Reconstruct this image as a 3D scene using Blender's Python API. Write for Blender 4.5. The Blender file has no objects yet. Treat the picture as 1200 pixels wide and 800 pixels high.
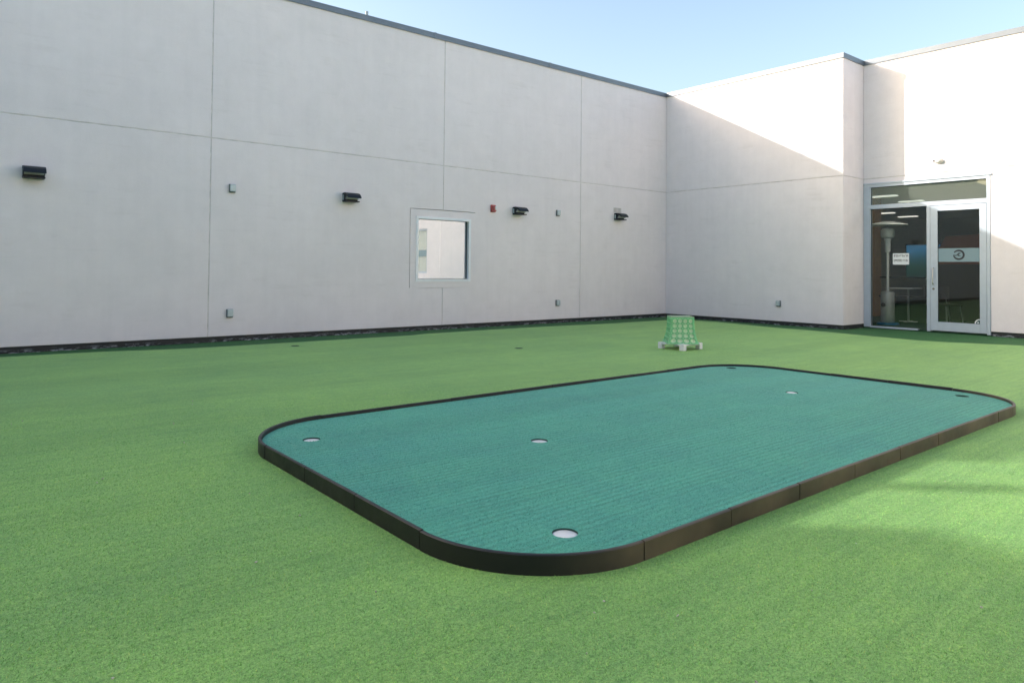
import bpy, bmesh, math, random
from mathutils import Vector, Matrix
random.seed(7)
scene = bpy.context.scene
COL = scene.collection
R = math.radians
L, D = -4.4934, 0.9123          # inner corner depth of the two right-hand walls
ZT, ZJ, ZB = 5.528, 3.107, 0.058  # wall top, panel joint, wall underside
ZP = 5.625                        # top of the coping

# ------------------------------------------------------------------ helpers
def obj(name, bm, mat, parent=None, loc=None, smooth=False, kind=None, label=None):
    bmesh.ops.remove_doubles(bm, verts=bm.verts, dist=1e-5)
    bmesh.ops.recalc_face_normals(bm, faces=bm.faces)
    me = bpy.data.meshes.new(name); bm.to_mesh(me); bm.free()
    me.materials.append(mat)
    if smooth:
        for p in me.polygons: p.use_smooth = True
        try: me.set_sharp_from_angle(angle=R(38))
        except Exception: pass
    o = bpy.data.objects.new(name, me); COL.objects.link(o)
    if loc: o.location = loc
    if parent: o.parent = parent
    if kind: o['kind'] = kind
    if label: o['label'] = label
    return o
def thing(name, label, cat, loc=(0, 0, 0), rz=0.0, group=None):
    o = bpy.data.objects.new(name, None); COL.objects.link(o)
    o.empty_display_size = .2
    o.location = loc; o.rotation_euler = (0, 0, rz)
    o['label'] = label; o['category'] = cat
    if group: o['group'] = group
    return o
def tag(o, label, cat, group=None):
    o['label'] = label; o['category'] = cat
    if group: o['group'] = group
    return o
def dup(root, loc, label, rz=None):
    r = root.copy(); COL.objects.link(r); r.location = loc; r['label'] = label
    if rz is not None: r.rotation_euler = (0, 0, rz)
    for ch in list(root.children):
        c = ch.copy(); COL.objects.link(c); c.parent = r
        for g in list(ch.children):
            q = g.copy(); COL.objects.link(q); q.parent = c
    return r
def box(bm, x0, x1, y0, y1, z0, z1, bev=0.0, seg=2):
    m = Matrix.Translation(((x0+x1)/2, (y0+y1)/2, (z0+z1)/2)) @ Matrix.Diagonal((abs(x1-x0), abs(y1-y0), abs(z1-z0), 1))
    r = bmesh.ops.create_cube(bm, size=1, matrix=m)
    if bev > 0:
        es = list({e for v in r['verts'] for e in v.link_edges})
        bmesh.ops.bevel(bm, geom=es, offset=bev, segments=seg, profile=.5, affect='EDGES')
    return bm
def prism(bm, pts, vec):
    """pts: closed list of 3D points; extruded along vec"""
    vec = Vector(vec)
    a = [bm.verts.new(p) for p in pts]; b = [bm.verts.new(Vector(p)+vec) for p in pts]
    n = len(pts)
    bm.faces.new(a); bm.faces.new(list(reversed(b)))
    for i in range(n):
        j = (i+1) % n
        bm.faces.new((a[i], b[i], b[j], a[j]))
    return bm
def tube(bm, pts, r, n=12, caps=True):
    pts = [Vector(p) for p in pts]
    rings = []
    prev = None
    for i, p in enumerate(pts):
        if i == 0: t = pts[1]-p
        elif i == len(pts)-1: t = p-pts[i-1]
        else: t = (pts[i+1]-p).normalized() + (p-pts[i-1]).normalized()
        t.normalize()
        if prev is None:
            u = t.orthogonal().normalized()
        else:
            u = (prev - t*prev.dot(t)).normalized()
        prev = u; v = t.cross(u)
        rr = r[i] if isinstance(r, (list, tuple)) else r
        rings.append([bm.verts.new(p + u*math.cos(2*math.pi*k/n)*rr + v*math.sin(2*math.pi*k/n)*rr) for k in range(n)])
    for i in range(len(rings)-1):
        for k in range(n):
            bm.faces.new((rings[i][k], rings[i][(k+1) % n], rings[i+1][(k+1) % n], rings[i+1][k]))
    if caps:
        bm.faces.new(list(reversed(rings[0]))); bm.faces.new(rings[-1])
    return bm
def lathe(bm, prof, n=32, cx=0, cy=0):
    rings = []
    for (r, z) in prof:
        if r < 1e-6: rings.append([bm.verts.new((cx, cy, z))])
        else: rings.append([bm.verts.new((cx+r*math.cos(2*math.pi*k/n), cy+r*math.sin(2*math.pi*k/n), z)) for k in range(n)])
    for a, b in zip(rings, rings[1:]):
        for k in range(n):
            k2 = (k+1) % n
            if len(a) == 1 and len(b) == 1: continue
            if len(a) == 1: bm.faces.new((a[0], b[k2], b[k]))
            elif len(b) == 1: bm.faces.new((a[k], a[k2], b[0]))
            else: bm.faces.new((a[k], a[k2], b[k2], b[k]))
    return bm
NB = bmesh.new

# ------------------------------------------------------------------ materials
class NT:
    def __init__(s, name):
        s.m = bpy.data.materials.new(name); s.m.use_nodes = True
        s.t = s.m.node_tree; s.t.nodes.clear()
        s.out = s.t.nodes.new('ShaderNodeOutputMaterial')
    def n(s, typ, **kw):
        nd = s.t.nodes.new(typ)
        for k, v in kw.items():
            if k.startswith('i_'):
                key = k[2:].replace('_', ' ')
                nd.inputs[key].default_value = v
            else: setattr(nd, k, v)
        return nd
    def l(s, a, b): s.t.links.new(a, b)
    def coords(s, scale=(1, 1, 1), rot=(0, 0, 0)):
        g = s.n('ShaderNodeNewGeometry')
        mp = s.n('ShaderNodeMapping'); mp.inputs['Scale'].default_value = scale; mp.inputs['Rotation'].default_value = rot
        s.l(g.outputs['Position'], mp.inputs['Vector']); return mp.outputs['Vector']
    def noise(s, vec, scale, detail=4, rough=.55):
        nd = s.n('ShaderNodeTexNoise'); nd.inputs['Scale'].default_value = scale
        nd.inputs['Detail'].default_value = detail; nd.inputs['Roughness'].default_value = rough
        s.l(vec, nd.inputs['Vector']); return nd.outputs['Fac']
    def ramp(s, fac, stops):
        nd = s.n('ShaderNodeValToRGB'); e = nd.color_ramp.elements
        e[0].position, e[0].color = stops[0][0], (*stops[0][1], 1)
        e[1].position, e[1].color = stops[-1][0], (*stops[-1][1], 1)
        for p, c in stops[1:-1]:
            x = e.new(p); x.color = (*c, 1)
        s.l(fac, nd.inputs['Fac']); return nd.outputs['Color']
    def mix(s, fac, a, b, blend='MIX'):
        nd = s.n('ShaderNodeMix', data_type='RGBA', blend_type=blend)
        for i, v in ((0, fac), (6, a), (7, b)):
            if hasattr(v, 'is_linked'): s.l(v, nd.inputs[i])
            elif i == 0: nd.inputs[0].default_value = v
            else: nd.inputs[i].default_value = (*v, 1)
        return nd.outputs[2]
    def math(s, op, a, b=None):
        nd = s.n('ShaderNodeMath', operation=op)
        for i, v in enumerate((a, b)):
            if v is None: continue
            if hasattr(v, 'is_linked'): s.l(v, nd.inputs[i])
            else: nd.inputs[i].default_value = v
        return nd.outputs[0]
    def bsdf(s, color, rough=.6, metal=0.0, spec=.5, bump=None, bstr=.3, bdist=.01, sheen=0.0, sheen_rough=.5, sheen_tint=(1, 1, 1)):
        p = s.n('ShaderNodeBsdfPrincipled')
        if hasattr(color, 'is_linked'): s.l(color, p.inputs['Base Color'])
        else: p.inputs['Base Color'].default_value = (*color, 1)
        if hasattr(rough, 'is_linked'): s.l(rough, p.inputs['Roughness'])
        else: p.inputs['Roughness'].default_value = rough
        p.inputs['Metallic'].default_value = metal
        p.inputs['Specular IOR Level'].default_value = spec
        if sheen:
            p.inputs['Sheen Weight'].default_value = sheen; p.inputs['Sheen Roughness'].default_value = sheen_rough
            p.inputs['Sheen Tint'].default_value = (*sheen_tint, 1)
        if bump is not None:
            b = s.n('ShaderNodeBump'); b.inputs['Strength'].default_value = bstr; b.inputs['Distance'].default_value = bdist
            s.l(bump, b.inputs['Height']); s.l(b.outputs['Normal'], p.inputs['Normal'])
        s.l(p.outputs[0], s.out.inputs['Surface']); return p

def plain(name, c, rough=.5, metal=0.0, spec=.5, var=.12, scale=14):
    t = NT(name); v = t.coords()
    f = t.noise(v, scale, 5)
    col = t.ramp(f, [(.25, tuple(x*(1-var) for x in c)), (.75, tuple(min(1, x*(1+var)) for x in c))])
    t.bsdf(col, rough, metal, spec); return t.m

def concrete(name, c, warm=(1.0, .99, .985)):
    t = NT(name); v = t.coords()
    big = t.noise(v, .55, 5, .6)
    mid = t.noise(v, 3.2, 6, .65)
    vs = t.coords((7, 7, .35)); streak = t.noise(vs, 1.0, 5, .6)
    hs = t.coords((.5, .5, 5.0)); hband = t.noise(hs, 1.0, 4, .6)
    fine = t.noise(v, 95, 3, .7)
    a = tuple(x*.93 for x in c); b = tuple(x*1.05*w for x, w in zip(c, warm))
    col = t.ramp(big, [(.3, a), (.7, b)])
    col = t.mix(.40, col, t.ramp(mid, [(.28, tuple(x*.90 for x in c)), (.72, tuple(x*1.06 for x in c))]))
    col = t.mix(.20, col, t.ramp(streak, [(.25, (.86, .86, .87)), (.6, (1, 1, 1))]), 'MULTIPLY')
    col = t.mix(.16, col, t.ramp(hband, [(.25, (.90, .90, .91)), (.6, (1, 1, 1))]), 'MULTIPLY')
    col = t.mix(.35, col, t.ramp(fine, [(.3, (.88, .88, .88)), (.7, (1.06, 1.06, 1.06))]), 'MULTIPLY')
    stain = t.math('MULTIPLY', t.noise(v, 1.7, 7, .72), t.noise(hs, 2.3, 3))
    col = t.mix(.32, col, t.ramp(stain, [(.30, (1, 1, 1)), (.46, (.80, .79, .77))]), 'MULTIPLY')
    h = t.math('ADD', t.math('MULTIPLY', fine, .5), t.math('MULTIPLY', mid, 1.0))
    t.bsdf(col, .88, 0, .25, bump=h, bstr=.35, bdist=.008); return t.m

def tufted_rows(t):
    """stitch rows of the carpet, running along its length"""
    wv = t.n('ShaderNodeTexWave', wave_type='BANDS', bands_direction='Y'); wv.inputs['Scale'].default_value = 7.2
    wv.inputs['Distortion'].default_value = 2.6; wv.inputs['Detail'].default_value = 4; wv.inputs['Detail Scale'].default_value = 1.6
    t.l(t.coords(), wv.inputs['Vector'])
    m = t.noise(t.coords((.8, 3, 1)), 2.0, 4, .6)
    c = t.ramp(wv.outputs['Fac'], [(.12, (.74, .80, .80)), (.5, (1.0, 1.0, 1.0)), (.9, (1.10, 1.07, 1.06))])
    return t.mix(t.ramp(m, [(.35, (.25, .25, .25)), (.65, (1, 1, 1))]), (1.0, 1.0, 1.0), c)
def turf(name, dark, light, dry, along=(1, 1, 1), streak_amt=.5, scale=1.0, sheen=.25, bstr=.9, lanes=None, grain_amt=1.0, rows=False):
    """short synthetic pile: tuft-sized grain, brushed streaks, worn clumps, a few crumbs of grit"""
    t = NT(name); v = t.coords()
    tuft = t.noise(v, 270*scale, 2, .8)
    grain = t.noise(v, 105*scale, 4, .75)
    clump = t.noise(v, 42*scale, 6, .75)
    patchy = t.noise(v, 5.5, 5, .7)
    broad = t.noise(v, .9, 5, .6)
    vs = t.coords((along[0], along[1], 1)); st = t.noise(vs, 7, 6, .7)
    h = t.math('ADD', t.math('MULTIPLY', tuft, .55), t.math('ADD', t.math('MULTIPLY', grain, .6), t.math('MULTIPLY', clump, .3)))
    mixn = t.math('ADD', t.math('MULTIPLY', tuft, .40), t.math('ADD', t.math('MULTIPLY', grain, .38), t.math('MULTIPLY', clump, .22)))
    base = t.ramp(mixn, [(.50-.09/grain_amt, tuple(.75*x for x in dark)), (.50, tuple((a+b)/2 for a, b in zip(dark, light))), (.50+.09/grain_amt, tuple(1.12*x for x in light))])
    base = t.mix(t.math('MULTIPLY', t.ramp(clump, [(.50, (0, 0, 0)), (.66, (1, 1, 1))]), .30), base, dry)
    base = t.mix(.5, base, t.ramp(patchy, [(.32, (.80, .86, .92)), (.68, (1.12, 1.08, .98))]), 'MULTIPLY')
    base = t.mix(streak_amt, base, t.ramp(st, [(.32, (.60, .66, .66)), (.52, (.96, .97, .97)), (.68, (1.12, 1.10, 1.10))]), 'MULTIPLY')
    base = t.mix(.7, base, t.ramp(broad, [(.32, (.86, .90, .95)), (.66, (1.12, 1.08, .98))]), 'MULTIPLY')
    if lanes:
        vl = t.coords(lanes); ln = t.noise(vl, 1, 3, .5)
        base = t.mix(.55, base, t.ramp(ln, [(.38, (.80, .84, .84)), (.6, (1.05, 1.05, 1.05))]), 'MULTIPLY')
    if rows: base = t.mix(.85, base, tufted_rows(t), 'MULTIPLY')
    # stray pale and dark crumbs
    vo = t.n('ShaderNodeTexVoronoi'); vo.inputs['Scale'].default_value = 5.5; vo.inputs['Randomness'].default_value = 1
    t.l(v, vo.inputs['Vector'])
    sp = t.math('LESS_THAN', vo.outputs['Distance'], .020)
    pick = t.n('ShaderNodeSeparateColor'); t.l(vo.outputs['Color'], pick.inputs[0])
    wh = t.math('MULTIPLY', sp, t.math('GREATER_THAN', pick.outputs[0], .72))
    dk = t.math('MULTIPLY', sp, t.math('LESS_THAN', pick.outputs[0], .22))
    base = t.mix(wh, base, (.55, .56, .50)); base = t.mix(dk, base, (.02, .03, .02))
    t.bsdf(base, .75, 0, .25, bump=h, bstr=bstr, bdist=.006, sheen=sheen, sheen_rough=.45, sheen_tint=(.9, 1, .9))
    return t.m

M = {}
M['wall'] = concrete('precast_concrete', (.775, .728, .752))
M['wall_far'] = concrete('painted_masonry', (.74, .70, .65))
M['west'] = concrete('grey_brown_masonry', (.20, .185, .17))
M['sealant'] = plain('joint_sealant', (.60, .57, .565), .7, var=.25, scale=6)
M['coping'] = plain('coping_metal', (.15, .175, .21), .42, .3, .5, .08, 3)
M['alu'] = plain('anodised_white_metal', (.47, .53, .61), .38, .2, .5, .05, 8)
M['alu_dark'] = plain('dark_gasket', (.02, .025, .03), .6)
M['black_metal'] = plain('black_fixture_metal', (.008, .013, .020), .42, 0, .3)
M['win_alu'] = plain('white_window_metal', (.76, .78, .82), .4, .0, .5, .05, 8)
M['lens'] = plain('fixture_lens', (.40, .43, .42), .25)
M['galv'] = plain('grey_cover_plastic', (.42, .49, .52), .35, .15)
M['galv_dark'] = plain('grey_box_metal', (.13, .16, .17), .45, .3)
M['red'] = plain('red_plastic', (.40, .075, .075), .4)
M['white'] = plain('white_plastic', (.72, .72, .72), .45, var=.05)
M['cream'] = plain('cream_plastic', (.60, .57, .52), .45)
M['ground'] = plain('roof_deck', (.48,.47,.45), .9, var=.25, scale=3)
M['roof'] = plain('roof_membrane', (.35, .35, .35), .9)
M['turf'] = turf('putting_turf', (.145, .295, .074), (.325, .605, .168), (.40, .53, .15), (.16, 3.2, 1), .45, 1.0, .10, bstr=.8, lanes=(.10, 1.3, 1))
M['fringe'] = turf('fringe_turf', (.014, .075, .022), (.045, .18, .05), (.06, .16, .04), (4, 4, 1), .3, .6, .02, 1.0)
M['green'] = turf('green_nylon', (.032, .235, .180), (.112, .470, .362), (.12, .38, .27), (.12, 6.0, 1), .35, 1.2, .10, bstr=.6, lanes=(.10, 2.2, 1), grain_amt=.7, rows=True)
# edging board: black composite with mottled brown toning
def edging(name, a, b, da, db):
    # black composite; browner along the near side, fading out round the first corner
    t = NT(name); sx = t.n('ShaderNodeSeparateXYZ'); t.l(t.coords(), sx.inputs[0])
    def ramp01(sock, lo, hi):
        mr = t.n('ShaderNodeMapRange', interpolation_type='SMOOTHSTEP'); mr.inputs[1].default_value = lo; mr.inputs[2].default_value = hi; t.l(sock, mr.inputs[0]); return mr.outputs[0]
    dust_tone = t.math('MULTIPLY', ramp01(sx.outputs[1], -8.7, -9.3), ramp01(sx.outputs[0], -12.65, -11.95)); v = t.coords(); f = t.noise(v, 9, 6, .65); g = t.noise(v, 2.2, 4, .6)
    col = t.mix(t.ramp(g, [(.3, (0, 0, 0)), (.75, (1, 1, 1))]), t.mix(dust_tone, a, da), t.mix(dust_tone, b, db))
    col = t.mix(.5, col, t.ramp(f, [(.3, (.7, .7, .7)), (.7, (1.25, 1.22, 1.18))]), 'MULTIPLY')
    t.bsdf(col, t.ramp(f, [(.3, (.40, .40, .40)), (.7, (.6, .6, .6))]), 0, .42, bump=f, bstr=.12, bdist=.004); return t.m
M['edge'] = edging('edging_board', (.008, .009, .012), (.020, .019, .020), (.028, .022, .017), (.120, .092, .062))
M['cup_wall'] = plain('cup_sleeve', (.010, .05, .040), .6)
M['cup_white'] = plain('cup_insert', (.74, .74, .73), .4, var=.04)
# base strip: black membrane with scraps of white sealant along its foot
def basemat():
    t = NT('base_membrane'); v = t.coords(); g = t.n('ShaderNodeSeparateXYZ'); t.l(v, g.inputs[0])
    n1 = t.noise(t.coords((5, 5, 18)), 1.6, 6, .7); n2 = t.noise(v, 1.1, 3)
    zf = t.n('ShaderNodeMapRange'); zf.inputs[1].default_value = .03; zf.inputs[2].default_value = -.03
    t.l(g.outputs[2], zf.inputs[0])
    w = t.math('MULTIPLY', t.math('MULTIPLY', zf.outputs[0], t.ramp(n1, [(.50, (0, 0, 0)), (.60, (1, 1, 1))])), t.ramp(n2, [(.35, (0, 0, 0)), (.55, (1, 1, 1))]))
    t.bsdf(t.mix(w, (.012, .014, .018), (.34, .37, .42)), .6); return t.m
M['base'] = basemat()

def glassmat(name, tint, refl, dust_tone, dustcol=(.5, .55, .5), gcol=(.95, 1, .98)):
    t = NT(name)
    tr = t.n('ShaderNodeBsdfTransparent'); tr.inputs[0].default_value = (*tint, 1)
    gl = t.n('ShaderNodeBsdfGlossy'); gl.inputs['Roughness'].default_value = .01; gl.inputs[0].default_value = (*gcol, 1)
    df = t.n('ShaderNodeBsdfDiffuse'); df.inputs[0].default_value = (*dustcol, 1)
    m1 = t.n('ShaderNodeMixShader'); m2 = t.n('ShaderNodeMixShader')
    m1.inputs[0].default_value = dust_tone
    t.l(tr.outputs[0], m1.inputs[1]); t.l(df.outputs[0], m1.inputs[2])
    fr = t.n('ShaderNodeFresnel'); ge = t.n('ShaderNodeNewGeometry')   # same reflectance at both faces of the thin sheet
    t.l(t.math('ADD', t.math('MULTIPLY', ge.outputs['Backfacing'], 1/1.5-1.5), 1.5), fr.inputs['IOR'])
    f = t.math('MAXIMUM', t.math('MULTIPLY', fr.outputs[0], .95), refl)
    t.l(f, m2.inputs[0]); t.l(m1.outputs[0], m2.inputs[1]); t.l(gl.outputs[0], m2.inputs[2])
    t.l(m2.outputs[0], t.out.inputs['Surface']); return t.m
M['glass'] = glassmat('clear_glazing', (.94, .95, .935), .03, .010)
M['dusty_glass'] = glassmat('dusty_glazing', (.88, .93, .90), .03, .13, (.55, .58, .50))
M['mirror_glass'] = glassmat('coated_glazing', (.25, .30, .30), .40, .03, gcol=(.84, .92, 1.0))
M['teal_film'] = glassmat('teal_window_film', (.30, .45, .48), .05, .78, (.29, .40, .45))
def emit(name, c, s):
    t = NT(name); e = t.n('ShaderNodeEmission'); e.inputs[0].default_value = (*c, 1); e.inputs[1].default_value = s
    t.l(e.outputs[0], t.out.inputs['Surface']); return t.m
M['lamp'] = emit('lit_panel', (1, .97, .88), .42); M['fill_lamp'] = emit('fill_panel', (1, .95, .86), 15.0)  # the second, brighter panel is unseen, added to light the heater's front
def screenmat():
    t = NT('lit_screen'); v = t.coords(); g = t.n('ShaderNodeSeparateXYZ'); t.l(v, g.inputs[0])
    z = t.n('ShaderNodeMapRange'); z.inputs[1].default_value = .9; z.inputs[2].default_value = 2.0; t.l(g.outputs[2], z.inputs[0])
    n = t.noise(t.coords((.7, .7, 3)), 2.2, 4)
    zz = t.math('ADD', z.outputs[0], t.math('MULTIPLY', t.math('SUBTRACT', n, .5), .35))
    c = t.ramp(zz, [(.0, (.004, .012, .010)), (.35, (.008, .045, .035)), (.58, (.012, .07, .10)), (.8, (.03, .15, .28)), (1, (.02, .07, .14))])
    e = t.n('ShaderNodeEmission'); t.l(c, e.inputs[0]); e.inputs[1].default_value = .32
    t.l(e.outputs[0], t.out.inputs['Surface']); return t.m
M['screen'] = screenmat()
M['in_wall'] = plain('grey_interior_paint', (.42, .42, .38), .8)
M['in_ceil'] = plain('ceiling_tile', (.74, .75, .70), .85)
M['in_floor'] = plain('interior_turf', (.02, .07, .035), .9)
M['orange'] = plain('orange_brown_panel', (.50, .24, .08), .6)
M['brown'] = plain('red_brown_panel', (.24, .065, .04), .6)
M['steel'] = plain('brushed_steel', (.55, .55, .54), .3, .8)
M['heater'] = plain('pale_heater_steel', (.72, .73, .70), .35, .1)
M['chairshell'] = plain('dark_chair_shell', (.045, .03, .022), .5)
M['paper'] = plain('paper', (.74, .76, .78), .7, var=.03)
M['ink'] = plain('black_ink', (.02, .022, .03), .6)
M['basket'] = plain('green_plastic', (.19, .52, .25), .45)
M['liner'] = plain('pale_green_liner', (.60, .74, .52), .6, var=.25, scale=30)
M['pallet'] = plain('white_pallet_plastic', (.66, .66, .70), .5)
M['blue'] = plain('blue_plastic', (.02, .16, .30), .4)

# ------------------------------------------------------------------ setting: ground and turf
bm = NB(); box(bm, -400, 400, -400, 400, -.4, -.075)
obj('ground', bm, M['ground'], kind='structure')
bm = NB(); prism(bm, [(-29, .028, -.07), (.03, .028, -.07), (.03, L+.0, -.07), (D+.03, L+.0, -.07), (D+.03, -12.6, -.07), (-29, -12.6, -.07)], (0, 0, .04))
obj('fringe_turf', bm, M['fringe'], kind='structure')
def smooth_poly(pts, n=6):
    out = []
    N = len(pts)
    for i in range(N-1):
        p0, p1, p2, p3 = (Vector(pts[max(0, min(N-1, k))]) for k in (i-1, i, i+1, i+2))
        for s in range(n):
            t = s/n
            out.append(.5*((2*p1)+(-p0+p2)*t+(2*p0-5*p1+4*p2-p3)*t*t+(-p0+3*p1-3*p2+p3)*t**3))
    out.append(Vector(pts[-1])); return out
edge_pts = [(-28, -.60), (-16, -.58), (-13.65, -.62), (-12.56, -.69), (-11.7, -.90), (-10.63, -.94), (-9, -.96), (-8.06, -.96), (-7.6, -.86), (-6.2, -.83), (-4.83, -.85), (-3.5, -.98),
            (-2.2, -1.0), (-1.35, -1.03), (-.86, -1.30), (-.70, -1.9), (-.85, -2.7), (-1.03, -3.43), (-1.13, -4.56), (-1.33, -5.6), (-1.45, -6.5), (-1.22, -7.2), (-.95, -7.85), (-.85, -9), (-.85, -12.5)]
poly = [(p.x, p.y, -.045) for p in smooth_poly(edge_pts)] + [(-28, -12.5, -.045)]
bm = NB(); prism(bm, poly, (0, 0, .045))
obj('turf', bm, M['turf'], kind='structure')

# ------------------------------------------------------------------ left wall (shaded) : precast panels
lw = thing('precast_wall', 'long shaded pale grey precast concrete wall on the left with a square window', 'wall')
G = .008                                           # half a joint
cols = [-24.3, -19.8, -15.4, -11.041, -6.752, -3.042, .2]
WX0, WX1, WZ0, WZ1 = -7.480, -5.990, .773, 2.244     # window surround
def lpanel(pts):
    bm = NB(); prism(bm, [(x, 0, z) for x, z in pts], (0, .2, 0))
    es = [e for e in bm.edges if abs(e.verts[0].co.y) < 1e-6 and abs(e.verts[1].co.y) < 1e-6]
    bmesh.ops.bevel(bm, geom=es, offset=.004, segments=1, affect='EDGES')
    return obj('wall_panel', bm, M['wall'], lw)
for a, b in zip(cols, cols[1:]):
    x0, x1 = a+G, (b-G if b < .1 else b)
    lo = [(x0, ZB), (x1, ZB), (x1, ZJ-G), (x0, ZJ-G)]
    if abs(b+6.752) < .01:      # window bites into this panel's right edge
        lo = [(x0, ZB), (x1, ZB), (x1, WZ0-.004), (WX0-.014, WZ0-.004), (WX0-.014, WZ1+.012), (x1, WZ1+.012), (x1, ZJ-G), (x0, ZJ-G)]
    if abs(a+6.752) < .01:
        lo = [(x0, ZB), (x1, ZB), (x1, ZJ-G), (x0, ZJ-G), (x0, WZ1+.012), (WX1+.002, WZ1+.012), (WX1+.002, WZ0-.004), (x0, WZ0-.004)]
    lpanel(lo)
    if a < -24:
        lpanel([(x0, ZJ+G), (x1, ZJ+G), (x1, 5.45), (-20.3, 5.45), (-20.3, 5.26), (x0, 5.26)])  # unseen parapet stepped down to shape the sun patch on the turf
    else:
        lpanel([(x0, ZJ+G), (x1, ZJ+G), (x1, ZT), (x0, ZT)])
bm = NB()
box(bm, -24.3, 0, .008, .03, ZJ-.02, ZJ+.02)
for x in cols[1:-1]:
    if abs(x+6.752) < .01:
        box(bm, x-.02, x+.02, .0083, .03, ZB, WZ0-.006); box(bm, x-.02, x+.02, .0083, .03, WZ1+.008, ZT)
    else: box(bm, x-.02, x+.02, .0083, .03, ZB, ZT)
obj('joint_sealant', bm, M['sealant'], lw)
bm = NB(); box(bm, -24.3, .02, .022, .18, -.07, ZB-.001); obj('base_flashing', bm, M['base'], lw)
def coping_l(x0, x1, z1):
    bm = NB()
    prism(bm, [(x0, -.022, z1-.105), (x0, -.022, z1-.004), (x0, -.018, z1), (x0, .34, z1-.02), (x0, .34, z1-.1), (x0, .205, z1-.1), (x0, .205, z1-.098), (x0, -.010, z1-.098), (x0, -.010, z1-.105)], (x1-x0, 0, 0))
    return bm
cp = obj('coping', coping_l(-19.8, .30, ZP), M['coping'], lw)
bm = NB()
for x in (-16.6, -13.3, -9.9, -7.02, -4.05):
    prism(bm, [(x, -.027, ZP-.109), (x, -.027, ZP+.004), (x, .34, ZP-.016), (x, .34, ZP-.02), (x, -.022, ZP+.0002), (x, -.0222, ZP-.109)], (.06, 0, 0))
obj('coping_joint_cover', bm, M['coping'], cp)
bm = NB(); box(bm, -24.2, .3, .2, 12, 4.9, 5.1); obj('roof', bm, M['roof'], lw)
# small plaster repair above the last light
bm = NB(); box(bm, -1.945, -1.68, -.003, .004, 2.492, 2.605, .002, 1); obj('wall_patch', bm, plain('patch_mortar', (.50, .48, .465), .85, var=.2), lw)

# window: surround > frame, pane
wn = None
bm = NB()
def ring_prism(bm, ou, inn, y0, y1):
    (a0, a1, c0, c1), (b0, b1, d0, d1) = ou, inn
    box(bm, a0, b0, y0, y1, c0, c1); box(bm, b1, a1, y0, y1, c0, c1)
    box(bm, b0, b1, y0, y1, c0, d0); box(bm, b0, b1, y0, y1, d1, c1)
FX0, FX1, FZ0, FZ1 = -7.356, -6.098, .884, 2.113
ring_prism(bm, (WX0, WX1, WZ0, WZ1), (FX0, FX1, FZ0, FZ1), -.004, .16)
wn = obj('window', bm, M['wall'], lw)
bm = NB(); ring_prism(bm, (FX0+.001, FX1-.001, FZ0+.001, FZ1-.001), (FX0+.050, FX1-.050, FZ0+.050, FZ1-.050), -.016, .09)
obj('frame', bm, M['win_alu'], wn)
bm = NB(); ring_prism(bm, (FX0+.0505, FX1-.0505, FZ0+.0505, FZ1-.0505), (FX0+.058, FX1-.058, FZ0+.058, FZ1-.058), .046, .075)
obj('gasket', bm, M['alu_dark'], wn)
bm = NB(); box(bm, FX0+.052, FX1-.052, .056, .062, FZ0+.052, FZ1-.052); obj('pane', bm, M['mirror_glass'], wn)
bm = NB(); box(bm, FX0-.2, FX1+.2, .30, .32, FZ0-.2, FZ1+.2); obj('blind', bm, plain('drawn_blind', (.3, .28, .25), .8), wn)

# ------------------------------------------------------------------ right-hand walls
rw = thing('precast_wall', 'sunlit pale precast wall with a stepped corner and a glass entrance on the right', 'wall')
def plan(pts, z0, z1, name='wall_panel', mat='wall', bev=.004):
    bm = NB(); prism(bm, [(x, y, z0) for x, y in pts], (0, 0, z1-z0))
    return obj(name, bm, M[mat], rw)
A = [(0, -.004), (0, L), (D+.2, L), (D+.2, L+.2), (.2, L+.2), (.2, -.004)]
plan(A, ZB, ZJ-G); plan(A, ZJ+G, ZT)
def bpanel(pts):
    bm = NB(); prism(bm, [(D, y, z) for y, z in pts], (.2, 0, 0))
    es = [e for e in bm.edges if abs(e.verts[0].co.x-D) < 1e-6 and abs(e.verts[1].co.x-D) < 1e-6]
    bmesh.ops.bevel(bm, geom=es, offset=.004, segments=1, affect='EDGES')
    return obj('wall_panel', bm, M['wall'], rw)
OY, OZ = -6.812, 2.986
b0 = L-.002
bpanel([(b0, OZ), (OY, OZ), (OY, ZB), (-11.50, ZB), (-11.50, ZJ-G), (b0, ZJ-G)])
bpanel([(b0, ZJ+G), (-11.50, ZJ+G), (-11.50, ZT), (b0, ZT)])
W2 = (-13.85, -12.44, .95, 2.72)
c0, c1 = -11.50-2*G, -16.2
bpanel([(c0, ZB), (c1, ZB), (c1, W2[2]), (W2[1], W2[2]), (W2[1], W2[3]), (c1, W2[3]), (c1, ZJ-G), (c0, ZJ-G)]) if False else None
bpanel([(c0, ZB), (W2[1], ZB), (W2[1], ZJ-G), (c0, ZJ-G)])
bpanel([(W2[1]-.001, ZB), (W2[0], ZB), (W2[0], W2[2]), (W2[1]-.001, W2[2])])
bpanel([(W2[1]-.001, W2[3]), (W2[0], W2[3]), (W2[0], ZJ-G), (W2[1]-.001, ZJ-G)])
bpanel([(W2[0]-.001, ZB), (-24, ZB), (-24, ZJ-G), (W2[0]-.001, ZJ-G)])
bpanel([(c0, ZJ+G), (-24, ZJ+G), (-24, ZT), (c0, ZT)])
bm = NB()
prism(bm, [(.012, 0, ZJ-.02), (.012, L+.012, ZJ-.02), (D+.012, L+.012, ZJ-.02), (D+.012, -24, ZJ-.02), (D+.03, -24, ZJ-.02), (D+.03, L+.03, ZJ-.02), (.03, L+.03, ZJ-.02), (.03, 0, ZJ-.02)], (0, 0, .04))
box(bm, D+.0123, D+.03, -11.53, -11.48, ZB, ZT)
obj('joint_sealant', bm, M['sealant'], rw)
bm = NB()
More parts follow.
